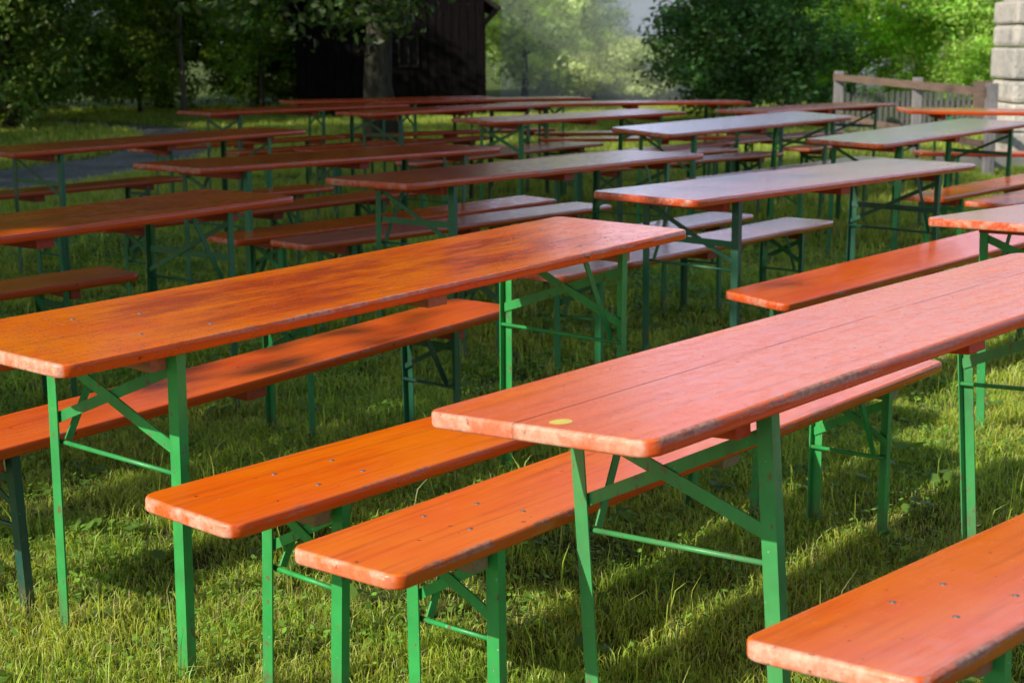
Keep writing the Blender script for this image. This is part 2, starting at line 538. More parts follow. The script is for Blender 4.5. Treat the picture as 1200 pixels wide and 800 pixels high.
# bolt head: low dome in a shallow ring
bm = bmesh.new()
bmesh.ops.create_cone(bm, cap_ends=True, segments=12, radius1=.0058, radius2=.0048, depth=.0016, matrix=Matrix.Translation((0, 0, .0001)))
bmesh.ops.create_cone(bm, cap_ends=True, segments=6, radius1=.0026, radius2=.0022, depth=.0016, matrix=Matrix.Translation((0, 0, .0007)))
M_B = from_bm('bolt', bm, M_BOLT)

def furniture(key, kind, x, y, th, tl, tw, dz, label, tone=.5, wet=.3, wear=.3, pale=0., seam=0., gtone=.3, style=0,
              bow=0, bolts=False, detail=True, raw=0., u=None, lean=None, dew=0., dusty=.15):
    d = KIND[kind]
    a = Vector((math.cos(th), math.sin(th), tl)).normalized()
    b = Vector((-math.sin(th), math.cos(th), tw))
    b = (b - a * a.dot(b)).normalized()
    c = a.cross(b)
    rot = Matrix((a, b, c)).transposed()
    cen = Vector((x, y, d['h'] + dz))
    root = thing(d['name'], label, 'table' if kind == 't' else 'bench',
                 group='orange beer tables with green legs' if kind == 't' else 'orange beer benches with green legs')
    loc = cen - rot @ Vector((0, 0, d['h']))
    root.matrix_world = Matrix.Translation(loc) @ rot.to_4x4()
    rr = random.Random(key)
    seed = rr.uniform(0, 50)
    def part(name, me, loc_, rotz=0.):
        o = mesh_obj(name, me, root, loc_)
        if rotz:
            o.rotation_euler = (0, 0, rotz)
        o['seed'] = seed + rr.uniform(0, 3)
        o['tone'] = tone
        return o
    top = part(d['top'], MESH[kind, 'top', bow], (0, 0, d['h']))
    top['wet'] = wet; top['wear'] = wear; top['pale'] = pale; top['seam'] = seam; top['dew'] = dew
    H = d['h'] - d['T']
    u = d['u'] if u is None else u
    ul, ur = u if isinstance(u, tuple) else (u, u)
    for bx, nm in ((-d['L'] / 2 + ul - .028, 'batten'), (0.02, 'mid_batten'), (d['L'] / 2 - ur + .028, 'batten')):
        o = part('batten', MESH[kind, nm], (bx, 0, H - (.0195 if nm == 'batten' else .0185) + [0, .004, -.004][bow] * (1 - (bx / 1.1) ** 2)))
        o['raw'] = raw
    for ei, s in enumerate((-1, 1)):
        uu = (ul, ur)[ei] + (rr.uniform(-.01, .01))
        px = s * (d['L'] / 2 - uu)
        ln = rr.uniform(-.022, .03) if lean is None else lean[ei]
        rz = 0. if s > 0 else math.pi
        E = Euler((0, ln, rz), 'XYZ')       # feet lean inwards for ln > 0
        def fpart(nm, me):
            o = mesh_obj(nm, me, root, (px, 0, H - .001))
            o.rotation_euler = E
            o['tone'] = min(1, max(0, gtone + rr.uniform(-.12, .12)))
            o['seed'] = rr.uniform(0, 50)
            o['dusty'] = dusty
            return o
        for sy in (-1, 1):
            o = fpart('leg', MESH[kind, 'leg', sy])
            ysg = sy * d['lv'] * (1 if s > 0 else -1)
            hz = (cen + rot @ Vector((px, ysg, -d['T']))).z
            fw = loc + rot @ Vector((px - s * math.sin(ln) * H, ysg, 0))
            FEET.append((fw.x, fw.y))
            o.scale = (1, 1, (hz + .012) / H / max(.9, rot[2][2] * math.cos(ln)))
        if detail:
            st = style
            for me in MESH[kind, 'brace', st]:
                fpart('brace', me)
            fpart('tie_rod', MESH[kind, 'rod'])
            fpart('stay', MESH[kind, 'stay'])
        else:
            for me in MESH[kind, 'brace', style][:2]:
                fpart('brace', me)
    if bolts:
        for s in (-1, 1):
            for k, (bx, by) in enumerate(((.10, .055), (.10, -.055), (.235, .03), (.235, -.065)) if kind == 'b' else
                                          ((.27, .12), (.27, -.13), (.40, .05), (.44, -.16))):
                xx = s * (d['L'] / 2 - (bx + .17 if kind == 'b' else bx))
                o = mesh_obj('bolt', M_B, root, (xx + rr.uniform(-.012, .012), by + rr.uniform(-.008, .008),
                             d['h'] + .0002 + [0, .004, -.004][bow] * (1 - (xx / 1.1) ** 2)))
    return root, top

P = {
 'T1': ('t', 0.783, 3.124, 0.809, 0.018, -0.068, -0.014),
 'T2': ('t', -0.346, 3.782, 0.897, 0.016, 0.017, -0.004),
 'C': ('b', 0.096, 3.484, 0.890, -0.016, 0.035, 0.009),
 'D': ('b', 0.398, 3.318, 0.888, -0.003, -0.012, -0.018),
 'G': ('b', 1.122, 2.622, 0.846, -0.052, -0.056, 0.029),
 'E': ('b', -0.782, 4.044, 0.888, 0.036, 0.003, -0.022),
 'H': ('b', 1.595, 5.938, 0.806, 0.020, 0.074, 0.003),
 'T7': ('t', 1.224, 6.366, 0.822, -0.004, 0.009, -0.002),
 'T6': ('t', 0.102, 7.007, 0.882, -0.006, 0.000, 0.003),
 'T5': ('t', -0.900, 7.757, 0.922, -0.017, 0.011, 0.002),
 'T4': ('t', -2.178, 9.178, 0.911, 0.006, 0.008, 0.001),
 'T3': ('t', -1.641, 4.865, 0.937, 0.007, 0.005, 0.000),
 'T8': ('t', 2.291, 5.379, 0.740, -0.006, -0.024, -0.000),
 'T9': ('t', 2.598, 9.524, 0.867, 0.011, 0.031, -0.002),
 'T10': ('t', 1.562, 10.465, 0.822, 0.010, 0.056, 0.009),
 'T11': ('t', 0.504, 12.071, 0.771, -0.003, 0.027, -0.014),
 'T12': ('t', -1.835, 13.279, 0.824, -0.004, 0.012, 0.008),
 'B2': ('b', -0.576, 7.587, 0.833, 0.002, 0.030, -0.000),
 'B3': ('b', -0.260, 7.376, 0.867, -0.008, 0.014, -0.006),
 'B1': ('b', -2.251, 4.884, 0.768, 0.022, 0.010, -0.001),
 'B7': ('b', 0.774, 6.520, 0.892, -0.001, 0.003, -0.008),
 'B4': ('b', -1.865, 8.399, 0.869, -0.001, 0.000, 0.000),
 'B5': ('b', -1.324, 8.084, 0.880, 0.000, 0.000, 0.000),
 'B30': ('b', -1.283, 4.388, 0.860, 0.000, 0.000, 0.000),
 'B6': ('b', 0.398, 6.771, 0.860, 0.006, -0.010, -0.010),
 'B9': ('b', 3.004, 9.208, 0.840, 0.005, -0.004, -0.005),
 'B10': ('b', 3.215, 8.812, 0.868, 0.002, -0.000, -0.000),
 'B11': ('b', 4.174, 11.480, -0.076, -0.007, -0.000, 0.000),
 'B12': ('b', 1.910, 10.309, 0.838, 0.005, 0.007, -0.003),
 'B13': ('b', 2.269, 10.109, 0.846, 0.000, 0.003, 0.000),
 'B14': ('b', 1.248, 11.055, 0.784, -0.004, 0.000, -0.002),
 'B15': ('b', 0.966, 11.509, 0.789, -0.001, 0.002, -0.003),
 'B16': ('b', 0.993, 12.039, 0.800, 0.001, 0.000, -0.000),
 'B18': ('b', -0.821, 12.035, 0.800, -0.003, 0.001, -0.002),
 'B19': ('b', -0.193, 12.296, 0.797, 0.004, 0.001, -0.003),
 'B20': ('b', -0.040, 12.015, 0.840, 0.013, 0.002, -0.003),
 'B22': ('b', 1.350, 13.700, 0.111, -0.002, -0.000, 0.000),
 'B26': ('b', -2.360, 13.420, 0.820, 0.000, -0.000, -0.000),
 'B27': ('b', -1.495, 12.945, 0.833, -0.005, -0.002, -0.000),
 'T13': ('t', -0.525, 13.039, 0.863, -0.004, 0.001, 0.005),
 'T14': ('t', -1.196, 15.388, 0.446, -0.004, 0.005, 0.000),
 'T15': ('t', -0.278, 15.151, 0.417, -0.005, 0.005, 0.000),
 'T16': ('t', 4.153, 11.894, -0.040, -0.017, 0.014, 0.001),
 'T17': ('t', 2.570, 13.170, 0.850, -0.006, 0.000, -0.011),
 'T20': ('t', 1.082, 14.100, 0.136, -0.002, 0.000, -0.000),
 'B29': ('b', -0.600, 14.740, 0.420, 0.000, -0.000, -0.000),
 'B21': ('b', 1.320, 14.550, 0.144, -0.002, 0.002, 0.000),
 'B31': ('b', -2.890, 9.060, 0.900, 0.003, 0.000, 0.000),
 'B32': ('b', -0.957, 13.153, 0.860, 0.000, 0.000, 0.000),
 'B33': ('b', 2.989, 12.948, 0.850, 0.000, 0.000, 0.000),
 'B34': ('b', 2.316, 13.606, 0.850, 0.000, 0.000, 0.000),
}
# look of each table and bench where the photo shows it
S = {
 'T1': dict(dusty=.5, tone=.08, pale=.7, wear=.9, wet=.0, seam=1., gtone=.12, style=0, bow=1, bolts=False, u=.335, lean=(.0, .0)),
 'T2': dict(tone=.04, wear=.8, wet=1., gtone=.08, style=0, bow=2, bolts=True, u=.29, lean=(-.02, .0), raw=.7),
 'C': dict(tone=.0, wear=.5, wet=.0, gtone=.0, style=0, bow=1, bolts=True, raw=1.),
 'D': dict(tone=.0, wear=.8, wet=.0, pale=.1, gtone=.0, style=0, bow=0, bolts=True, raw=1.),
 'G': dict(tone=.05, wear=.9, wet=.0, pale=.25, gtone=.05, style=0, bow=0, bolts=True, raw=.6),
 'E': dict(u=(.35, .27), tone=.45, wear=.3, wet=.4, gtone=.95, style=1, bow=2),
 'H': dict(tone=.45, wear=.2, wet=.1, gtone=.6, style=1, bow=0),
 'T7': dict(dew=0.55, tone=.5, wear=.15, wet=.9, gtone=.85, style=1, bow=0),
 'T6': dict(dew=0.1, tone=.5, wear=.3, wet=.8, gtone=0.55, style=1, bow=0),
 'T5': dict(tone=.6, wear=.4, wet=.8, gtone=0.7, style=1, bow=0),
 'T4': dict(tone=.65, wear=.5, wet=.4, gtone=0.7, style=1, bow=0),
 'T3': dict(tone=.6, wear=.6, wet=.5, gtone=0.65, style=1, bow=2),
 'T8': dict(dew=0.35, tone=.4, wear=.3, wet=.6, gtone=.2, style=0, bow=0),
 'T9': dict(dew=0.3, tone=.45, wear=.2, wet=.7, gtone=0.6, style=1, bow=0),
 'T10': dict(dew=0.55, tone=.4, wear=.2, wet=.9, gtone=0.5, style=1, bow=0),
 'T11': dict(tone=.55, gtone=.3, style=0),
 'B30': dict(tone=.25, gtone=.5), 'B1': dict(tone=.5, gtone=.6),
 'B3': dict(dew=0.3, tone=.4, wet=.7, gtone=0.6), 'B2': dict(tone=.5, gtone=0.5),
 'B7': dict(dew=0.45, tone=.4, wet=.7, gtone=.55, style=0), 'B6': dict(dew=0.5, tone=.4, wet=.7),
 'B9': dict(tone=.2, wear=.2, wet=.1, gtone=.1), 'B10': dict(tone=.3, wear=.2, wet=.1, gtone=.2),
 'B12': dict(tone=.3, dew=.45), 'B13': dict(tone=.4, dew=.3), 'B14': dict(tone=.4, dew=.5), 'B15': dict(tone=.4, dew=.5), 'B20': dict(tone=.4, dew=.45), 'T17': dict(tone=.4, dew=.2),
 'B33': dict(tone=.4, dew=.3), 'B34': dict(tone=.4, dew=.3),
 'B26': dict(tone=.1), 'B22': dict(tone=.35), 'B21': dict(tone=.3),
}
LABEL = {
 'T1': 'faded pinkish orange beer table with a round yellow sticker and scuffed pale edges',
 'T2': 'bright orange beer table with chipped edges and wet speckled top, next to the sticker table',
 'C': 'clean bright orange bench in front of the chipped orange table, its near end reddish',
 'D': 'bright orange bench with worn pale end tucked along the sticker table',
 'G': 'scratched orange bench in the bottom corner, across the grass from the sticker table',
 'E': 'dull red bench on dark legs behind the chipped orange table',
 'H': 'glossy red bench reflecting a leg, between the sticker table and the dark-legged table',
 'T7': 'dew covered grey-red beer table on dark teal legs with a red lit end',
 'T8': 'wet red tabletop cut by the picture edge above the glossy red bench',
 'T6': 'red beer table in the middle with level green brace, over two long red benches',
 'T5': 'dark red beer table with scuffed pink near corner, just behind the middle table',
 'T4': 'dark brownish red beer table standing beside the gravel path',
 'T3': 'brownish red beer table with grey chipped corner behind the chipped orange table',
 'T9': 'dew covered red beer table in front of the brown rail fence and stone pillar',
 'T10': 'dew covered beer table whose end points at the big dark bush',
 'T11': 'thin-looking red beer table in the far block below the pale hedge',
 'T12': 'far red beer table nearest the thin tree trunk at the shady wood',
 'T13': 'long red beer table in front of the wooden hut',
 'T14': 'farthest beer table at the hut corner where the wood begins',
 'T15': 'farthest beer table directly under the hut wall and thick tree trunk',
 'T16': 'red beer table turned sideways beneath the brown rail fence',
 'T17': 'red beer table between the big dark bush and the first fence post',
 'T20': 'red beer table turned sideways in front of the big dark bush',
 'B30': 'orange bench mostly hidden between the chipped orange table and the grey-cornered table',
 'B1': 'dark red bench end seen under the grey-cornered brownish red table',
 'B2': 'long red bench farther from the viewer of the two under the middle table',
 'B3': 'long red bench with square near corner, closer of the two under the middle table',
 'B31': 'dark red bench running along the gravel path beside the path table, behind its legs',
 'B32': 'far dark red bench squeezed in behind the long table by the hut',
 'B33': 'wet red bench on the nearer side of the table by the first fence post',
 'B34': 'wet red bench on the farther side of the table by the first fence post',
 'B4': 'dark red bench partly hidden between the path table and the scuffed pink-cornered table',
 'B5': 'dark red bench along the far side of the scuffed pink-cornered table',
 'B6': 'pale shiny bench behind the dark-legged table, farther of its two rear benches',
 'B7': 'pale shiny bench right behind the dark-legged table, its end above open grass',
 'B9': 'sunlit orange-red bench in front of the fence table, farther of the pair',
 'B10': 'sunlit orange-red bench nearer of the pair, above the wet cut-off tabletop',
 'B11': 'red bench along the sideways table by the stone pillar',
 'B12': 'pinkish wet bench seen between the dark-legged table and the fence table',
 'B13': 'short visible end of a pinkish bench under the fence table',
 'B14': 'wet lilac bench nearest under the table pointing at the dark bush',
 'B15': 'wet lilac bench second under the table pointing at the dark bush',
 'B16': 'red bench end third and farthest under the table pointing at the dark bush',
 'B18': 'far dark red bench whose end meets the leg of the thin-looking table',
 'B19': 'far red bench crossing behind the legs of the thin-looking table',
 'B20': 'far lilac shining bench closest to the viewer beneath the thin-looking table',
 'B21': 'far short orange bench set sideways below the pale hedge, behind another sideways bench',
 'B22': 'far red bench set sideways in front of the sideways table by the dark bush',
 'B26': 'sunlit orange bench glowing under the table by the thin tree trunk',
 'B27': 'red bench in front of the table by the thin tree trunk',
 'B29': 'far orange bench in front of the table under the hut wall',
}

ROOT = {}
FEET = []
for k, v in P.items():
    kw = dict(S.get(k, {}))
    lab = LABEL[k]
    far = v[2] > 8.5
    kw.setdefault('detail', not far)
    rr = random.Random('k' + k)
    if v[0] == 't':
        kw.setdefault('style', 1 if rr.random() < .6 else 0)
    else:
        kw.setdefault('style', rr.choice((0, 1)))
    kw.setdefault('tone', rr.uniform(.45, .8)); kw.setdefault('wet', rr.uniform(.3, .8)); kw.setdefault('gtone', rr.uniform(.35, .85))
    kw.setdefault('wear', rr.uniform(.1, .4)); kw.setdefault('bow', rr.choice((0, 1, 2)))
    ROOT[k] = furniture(k, *v, lab, **kw)

# round yellow sticker on the front table
def on_plane_px(u, v, h):
    pass
root, top = ROOT['T1']
bm = bmesh.new()
bmesh.ops.create_circle(bm, cap_ends=True, segments=28, radius=.019, matrix=Matrix.Diagonal((1, 1.0, 1, 1)))
st = mesh_obj('sticker', from_bm('sticker', bm, M_YELLOW), root, (-1.1 + .045, -.03, TH + .0006))

# ------------------------------------------------------------------ ground, path, hill
def structure(o):
    o['kind'] = 'structure'
    return o

n = 96
xs = np.concatenate([np.linspace(-900, -40, 8), np.linspace(-30, 30, 61), np.linspace(40, 900, 8)])
ys = np.concatenate([np.linspace(-300, -20, 5), np.linspace(-12, 48, 61), np.linspace(60, 2600, 12)])
gx, gy = np.meshgrid(xs, ys)
gz = np.where((gy > 20), 0, 0) + 0 * gx
V = np.stack([gx.ravel(), gy.ravel(), gz.ravel()], 1)
nx_, ny_ = len(xs), len(ys)
idx = np.arange(nx_ * ny_).reshape(ny_, nx_)
F = np.stack([idx[:-1, :-1].ravel(), idx[:-1, 1:].ravel(), idx[1:, 1:].ravel(), idx[1:, :-1].ravel()], 1)
structure(mesh_obj('ground', from_np('ground', V, F, M_GROUND)))

# gravel path curving away on the left
pc = [(-12.5, 7.5), (-9, 9.8), (-6.5, 12.5), (-4.9, 15.2), (-4.25, 18), (-4.5, 21), (-5.5, 24), (-7.6, 26.2), (-12, 28)]
pw = [1.1, 1.05, .95, .85, .7, .5, .45, .45, .45]
bm = bmesh.new()
prev = None
rp = random.Random(3)
for i in range(len(pc) * 8 - 7):
    t = i / 8
    j = min(int(t), len(pc) - 2)
    f = t - j
    p = Vector(pc[j]).lerp(Vector(pc[j + 1]), f)
    w = pw[j] * (1 - f) + pw[j + 1] * f
    dd = (Vector(pc[min(j + 1, len(pc) - 1)]) - Vector(pc[j])).normalized()
    nn = Vector((-dd.y, dd.x))
    L_ = p + nn * (w + rp.uniform(-.08, .08)); R_ = p - nn * (w + rp.uniform(-.08, .08))
    cur = (bm.verts.new((L_.x, L_.y, .004)), bm.verts.new((R_.x, R_.y, .004)))
    if prev:
        bm.faces.new((prev[0], prev[1], cur[1], cur[0]))
    prev = cur
structure(mesh_obj('path', from_bm('path', bm, M_GRAVEL)))
def path_dist(x, y):
    best = np.full(x.shape, 1e9)
    for j in range(len(pc) - 1):
        a = np.array(pc[j]); b = np.array(pc[j + 1]); ab = b - a
        t = np.clip(((x - a[0]) * ab[0] + (y - a[1]) * ab[1]) / (ab @ ab), 0, 1)
        w = pw[j] * (1 - t) + pw[j + 1] * t
        dd = np.hypot(x - a[0] - t * ab[0], y - a[1] - t * ab[1]) - w
        best = np.minimum(best, dd)
    return best

# distant hill, the haze painted in as its pale blue colour
N = NT('hazy_hill')
hp = N.coord('Object')
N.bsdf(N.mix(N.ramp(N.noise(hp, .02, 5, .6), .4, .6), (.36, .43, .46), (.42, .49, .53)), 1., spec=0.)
xs = np.linspace(-700, 900, 60); ys = np.linspace(900, 1500, 14)
gx, gy = np.meshgrid(xs, ys)
t = (gy - 900) / 600
gz = -4 + np.sin(np.clip(t, 0, 1) * math.pi * .55) * (62 + 10 * np.sin(gx / 130.) + 7 * np.sin(gx / 57. + 1) + 2 * np.sin(gx / 17.)) * (1 - .25 * np.abs(gx) / 900)
V = np.stack([gx.ravel(), gy.ravel(), gz.ravel()], 1)
idx = np.arange(gx.size).reshape(gx.shape)
F = np.stack([idx[:-1, :-1].ravel(), idx[:-1, 1:].ravel(), idx[1:, 1:].ravel(), idx[1:, :-1].ravel()], 1)
ho = structure(mesh_obj('hill', from_np('hill', V, F, N.m)))
for p in ho.data.polygons: p.use_smooth = True

# thin morning mist hanging between the bushes and the hill
mm = bpy.data.materials.new('mist'); mm.use_nodes = True; mt = mm.node_tree; mt.nodes.clear()
mo = mt.nodes.new('ShaderNodeOutputMaterial'); mv = mt.nodes.new('ShaderNodeVolumePrincipled')
mv.inputs['Color'].default_value = (.93, .97, 1, 1); mv.inputs['Density'].default_value = .030; mv.inputs['Anisotropy'].default_value = .1
mt.links.new(mv.outputs[0], mo.inputs[1])
bm = bmesh.new(); bm_box(bm, (11.8, 48, 4.5), (24, 42, 9))
mi = mesh_obj('mist', from_bm('mist', bm, mm)); mi['kind'] = 'stuff'; mi['label'] = 'thin pale morning mist among the bushes beyond the hut'; mi['category'] = 'mist'

# ------------------------------------------------------------------ grass
def vnoise(x, y, s, seed):
    r = np.random.default_rng(seed)
    g = r.random((64, 64))
    X = x / s; Y = y / s
    xi = np.floor(X).astype(int); yi = np.floor(Y).astype(int)
    fx = X - xi; fy = Y - yi
    fx = fx * fx * (3 - 2 * fx); fy = fy * fy * (3 - 2 * fy)
    A = lambda i, j: g[(i % 64), (j % 64)]
    return (A(xi, yi) * (1 - fx) + A(xi + 1, yi) * fx) * (1 - fy) + (A(xi, yi + 1) * (1 - fx) + A(xi + 1, yi + 1) * fx) * fy

def region(nper, d0, d1, margin, half=.345):
    """random points in the ground wedge the camera (or one beside it) can see"""
    W1 = half * d1 + margin
    N_ = int(nper * (d1 - d0) * 2 * W1)
    x = rng.uniform(-W1, W1, N_); y = rng.uniform(d0, d1, N_)
    k = np.abs(x) < half * y + margin
    x, y = x[k], y[k]
    k = path_dist(x, y) > rng.uniform(-.12, .1, len(x))
    return x[k], y[k]

GV, GF3, GT = [], [], []
voff = 0
def add_tris(v, f, t):
    global voff
    GV.append(v); GF3.append(f + voff); GT.append(t); voff += len(v)

def blades(x, y, h, w, lean, col, segs=2):
    n = len(x)
    a = rng.uniform(0, 2 * np.pi, n)
    wx, wy = np.cos(a) * w / 2, np.sin(a) * w / 2
    b = rng.uniform(0, 2 * np.pi, n)
    lx, ly = np.cos(b) * lean * h, np.sin(b) * lean * h
    z0 = np.full(n, -.002)
    if segs == 1:
        v = np.stack([np.stack([x - wx, y - wy, z0], 1), np.stack([x + wx, y + wy, z0], 1), np.stack([x + lx, y + ly, h], 1)], 1).reshape(-1, 3)
        i = np.arange(n)[:, None] * 3
        f = i + np.array([[0, 1, 2]])
        t = np.repeat(col, 3, 0)
        t[0::3] *= .4; t[1::3] *= .4  # roots darkened: shade low in the turf painted in
    else:
        mx, my, mz = x + lx * .32, y + ly * .32, h * .62
        ez = h * (1 - .25 * lean)
        v = np.stack([np.stack([x - wx, y - wy, z0], 1), np.stack([x + wx, y + wy, z0], 1),
                      np.stack([mx - wx * .8, my - wy * .8, mz], 1), np.stack([mx + wx * .8, my + wy * .8, mz], 1),
                      np.stack([x + lx, y + ly, ez], 1)], 1).reshape(-1, 3)
        i = np.arange(n)[:, None] * 5
        f = np.concatenate([i + np.array([[0, 1, 3]]), i + np.array([[0, 3, 2]]), i + np.array([[2, 3, 4]])], 0)
        t = np.repeat(col, 5, 0)
        t[0::5] *= .3; t[1::5] *= .3; t[2::5] *= .85; t[3::5] *= .85  # darker roots paint the shade between the blades
    add_tris(v, f, t)

def grass_color(x, y):
    n = len(x)
    c1 = np.array([.34, .58, .06]); c2 = np.array([.64, .78, .12]); c3 = np.array([.66, .58, .27])
    m = vnoise(x, y, .33, 1)[:, None] * .6 + rng.random((n, 1)) * .5
    c = c1 * (1 - m) + c2 * m
    dry = (rng.random(n) < .06 + .18 * vnoise(x, y, .5, 2) ** 2)
    c[dry] = c3 * rng.uniform(.7, 1.25, (dry.sum(), 1))
    return np.minimum(c * rng.uniform(.6, 1.55, (n, 1)), .82)

for (nper, d0, d1, mg, w, hb_, segs) in ((20000, 2.3, 5.6, 1.8, .0029, .034, 2), (8500, 5.6, 9.5, 1.8, .005, .038, 2),
                                        (2300, 9.5, 17, 2.2, .010, .05, 1), (700, 17, 32, 2.0, .02, .07, 1)):
    x, y = region(nper, d0, d1, mg)
    cl = vnoise(x, y, .16, 5) * .6 + vnoise(x, y, .6, 6) * .6
    bare = np.clip((vnoise(x, y, .75, 21) - .62) * 4, 0, .8) * np.clip((vnoise(x, y, .12, 22) - .3) * 3, 0, 1)
    keep = rng.random(len(x)) < (.35 + cl) * (1 - bare)
    cl = cl * (1 - .5 * bare[:, ])
    x, y, cl = x[keep], y[keep], cl[keep]
    h = hb_ * (.45 + 1.0 * cl) * rng.uniform(.5, 1.5, len(x))
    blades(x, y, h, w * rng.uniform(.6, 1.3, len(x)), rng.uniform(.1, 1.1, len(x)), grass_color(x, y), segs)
# taller thin stems in tufts
for (nper, d0, d1, mg, w) in ((330, 2.3, 6.5, 1.7, .0026), (160, 6.5, 14, 1.2, .005)):
    x, y = region(nper, d0, d1, mg)
    k = rng.random(len(x)) < np.clip((vnoise(x, y, .28, 9) - .42) * 3, .04, 1)
    x, y = x[k], y[k]
    c = grass_color(x, y) * 1.15
    blades(x, y, rng.uniform(.08, .17, len(x)), w * np.ones(len(x)), rng.uniform(.05, .6, len(x)), c, 2)
# grass standing up against the feet
fx = np.array([f for f in FEET if 2.3 < f[1] < 9.5])
nf = 70
x = np.repeat(fx[:, 0], nf) + rng.normal(0, .035, len(fx) * nf); y = np.repeat(fx[:, 1], nf) + rng.normal(0, .035, len(fx) * nf)
k = path_dist(x, y) > 0
x, y = x[k], y[k]
blades(x, y, rng.uniform(.03, .095, len(x)), .0034 * np.ones(len(x)), rng.uniform(.2, 1., len(x)), grass_color(x, y) * .9, 2)
# dry lying straws
x, y = region(1500, 2.3, 7, 1.7)
blades(x, y, rng.uniform(.008, .03, len(x)), np.full(len(x), .002), rng.uniform(2.5, 5, len(x)), np.tile(np.array([.58, .50, .26]), (len(x), 1)) * rng.uniform(.6, 1.2, (len(x), 1)), 2)
# low broad leaves: clover, plantain, dandelion
def leaves(x, y, size, zr, col):
    n = len(x)
    a = rng.uniform(0, 2 * np.pi, n); til = rng.uniform(-.5, .5, (n, 2))
    ux = np.stack([np.cos(a), np.sin(a), til[:, 0]], 1) * size[:, None]
    uy = np.stack([-np.sin(a), np.cos(a), til[:, 1]], 1) * size[:, None] * .62
    c = np.stack([x, y, rng.uniform(zr[0], zr[1], n)], 1)
    P_ = [c - ux, c - ux * .3 - uy, c + ux * .5 - uy * .8, c + ux, c + ux * .5 + uy * .8, c - ux * .3 + uy]
    v = np.stack(P_, 1).reshape(-1, 3)
    i = np.arange(n)[:, None] * 6
    f = np.concatenate([i + np.array([[0, k, k + 1]]) for k in (1, 2, 3, 4)], 0)
    add_tris(v, f, np.repeat(col, 6, 0))
for (nper, d0, d1, mg, sz) in ((2800, 2.3, 6, 1.7, .0068), (1700, 6, 11, 1.7, .013)):
    x, y = region(nper, d0, d1, mg)
    k = rng.random(len(x)) < np.clip((vnoise(x, y, .22, 11) - .38) * 3.2, .05, 1)
    x, y = x[k], y[k]
    c = np.array([.20, .38, .06]) * rng.uniform(.6, 1.7, (len(x), 1))
    leaves(x, y, sz * rng.uniform(.6, 1.5, len(x)), (.012, .05), c)
x, y = region(9, 2.3, 7, .9)
for q in range(5):   # plantain rosettes
    ang = q * 1.256 + rng.uniform(-.3, .3, len(x)); ln_ = rng.uniform(.02, .035, len(x))
    leaves(x + np.cos(ang) * ln_, y + np.sin(ang) * ln_, ln_ * .9, (.02, .045), np.array([.16, .29, .05]) * rng.uniform(.7, 1.3, (len(x), 1)))
gv = np.concatenate(GV); gf = np.concatenate(GF3); gt = np.concatenate(GT)
go = mesh_obj('grass', from_np('grass', gv, gf, M_GRASS, gt))
go['kind'] = 'stuff'; go['label'] = 'short uneven lawn grass with clover and dry straw growing under the tables'; go['category'] = 'grass'

# ------------------------------------------------------------------ trees
def crown_mesh(name, seed, rx, rz, z0, clumps, per, leaf, shell=.55, cr=(.25, .6), flat=.75, bottom=0.):
    r = np.random.default_rng(seed)
    d = r.normal(size=(clumps, 3)); d /= np.linalg.norm(d, axis=1)[:, None]
    rad = (shell + (1 - shell) * r.random(clumps)) ** 1
    lump = 1 + .22 * np.sin(d[:, 0] * 3.1 + seed) * np.cos(d[:, 1] * 2.7 + seed * 2) + .12 * np.sin(d[:, 2] * 6 + seed)
    c = d * (rad * lump)[:, None] * np.array([rx, rx, rz])
    c[:, 2] += z0 + rz
    c[:, 2] = np.maximum(c[:, 2], z0 + r.uniform(.05, .5, clumps))
    cs = r.uniform(cr[0], cr[1], clumps)
    nn = clumps * per
    ci = np.repeat(np.arange(clumps), per)
    off = r.normal(size=(nn, 3)); off /= np.linalg.norm(off, axis=1)[:, None] + 1e-9
    off *= (r.random(nn) ** .45)[:, None] * cs[ci][:, None] * np.array([1, 1, flat])
    p = c[ci] + off
    p[:, 2] = np.maximum(p[:, 2], .03 + r.random(nn) * .1)
    # leaf orientation: mostly facing up/outwards, drooping
    nrm = off / cs[ci][:, None] * .8 + np.array([0, 0, .55]) + r.normal(size=(nn, 3)) * .55
    nrm /= np.linalg.norm(nrm, axis=1)[:, None]
    t = r.normal(size=(nn, 3)); t -= nrm * (t * nrm).sum(1)[:, None]; t /= np.linalg.norm(t, axis=1)[:, None]
    b = np.cross(nrm, t)
    s = leaf * r.uniform(.6, 1.3, nn)[:, None]
    v = np.stack([p - t * s, p - t * s * .1 - b * s * .48 + nrm * s * .12, p + t * s, p - t * s * .1 + b * s * .48 + nrm * s * .12], 1).reshape(-1, 3)
    i = np.arange(nn)[:, None] * 4
    f = np.concatenate([i + np.array([[0, 1, 2]]), i + np.array([[0, 2, 3]])], 0)
    tv = np.repeat(r.uniform(.6, 1.35, clumps)[ci], 4)[:, None] * np.ones((1, 3))
    return from_np(name, v, f, M_FOL, tv)

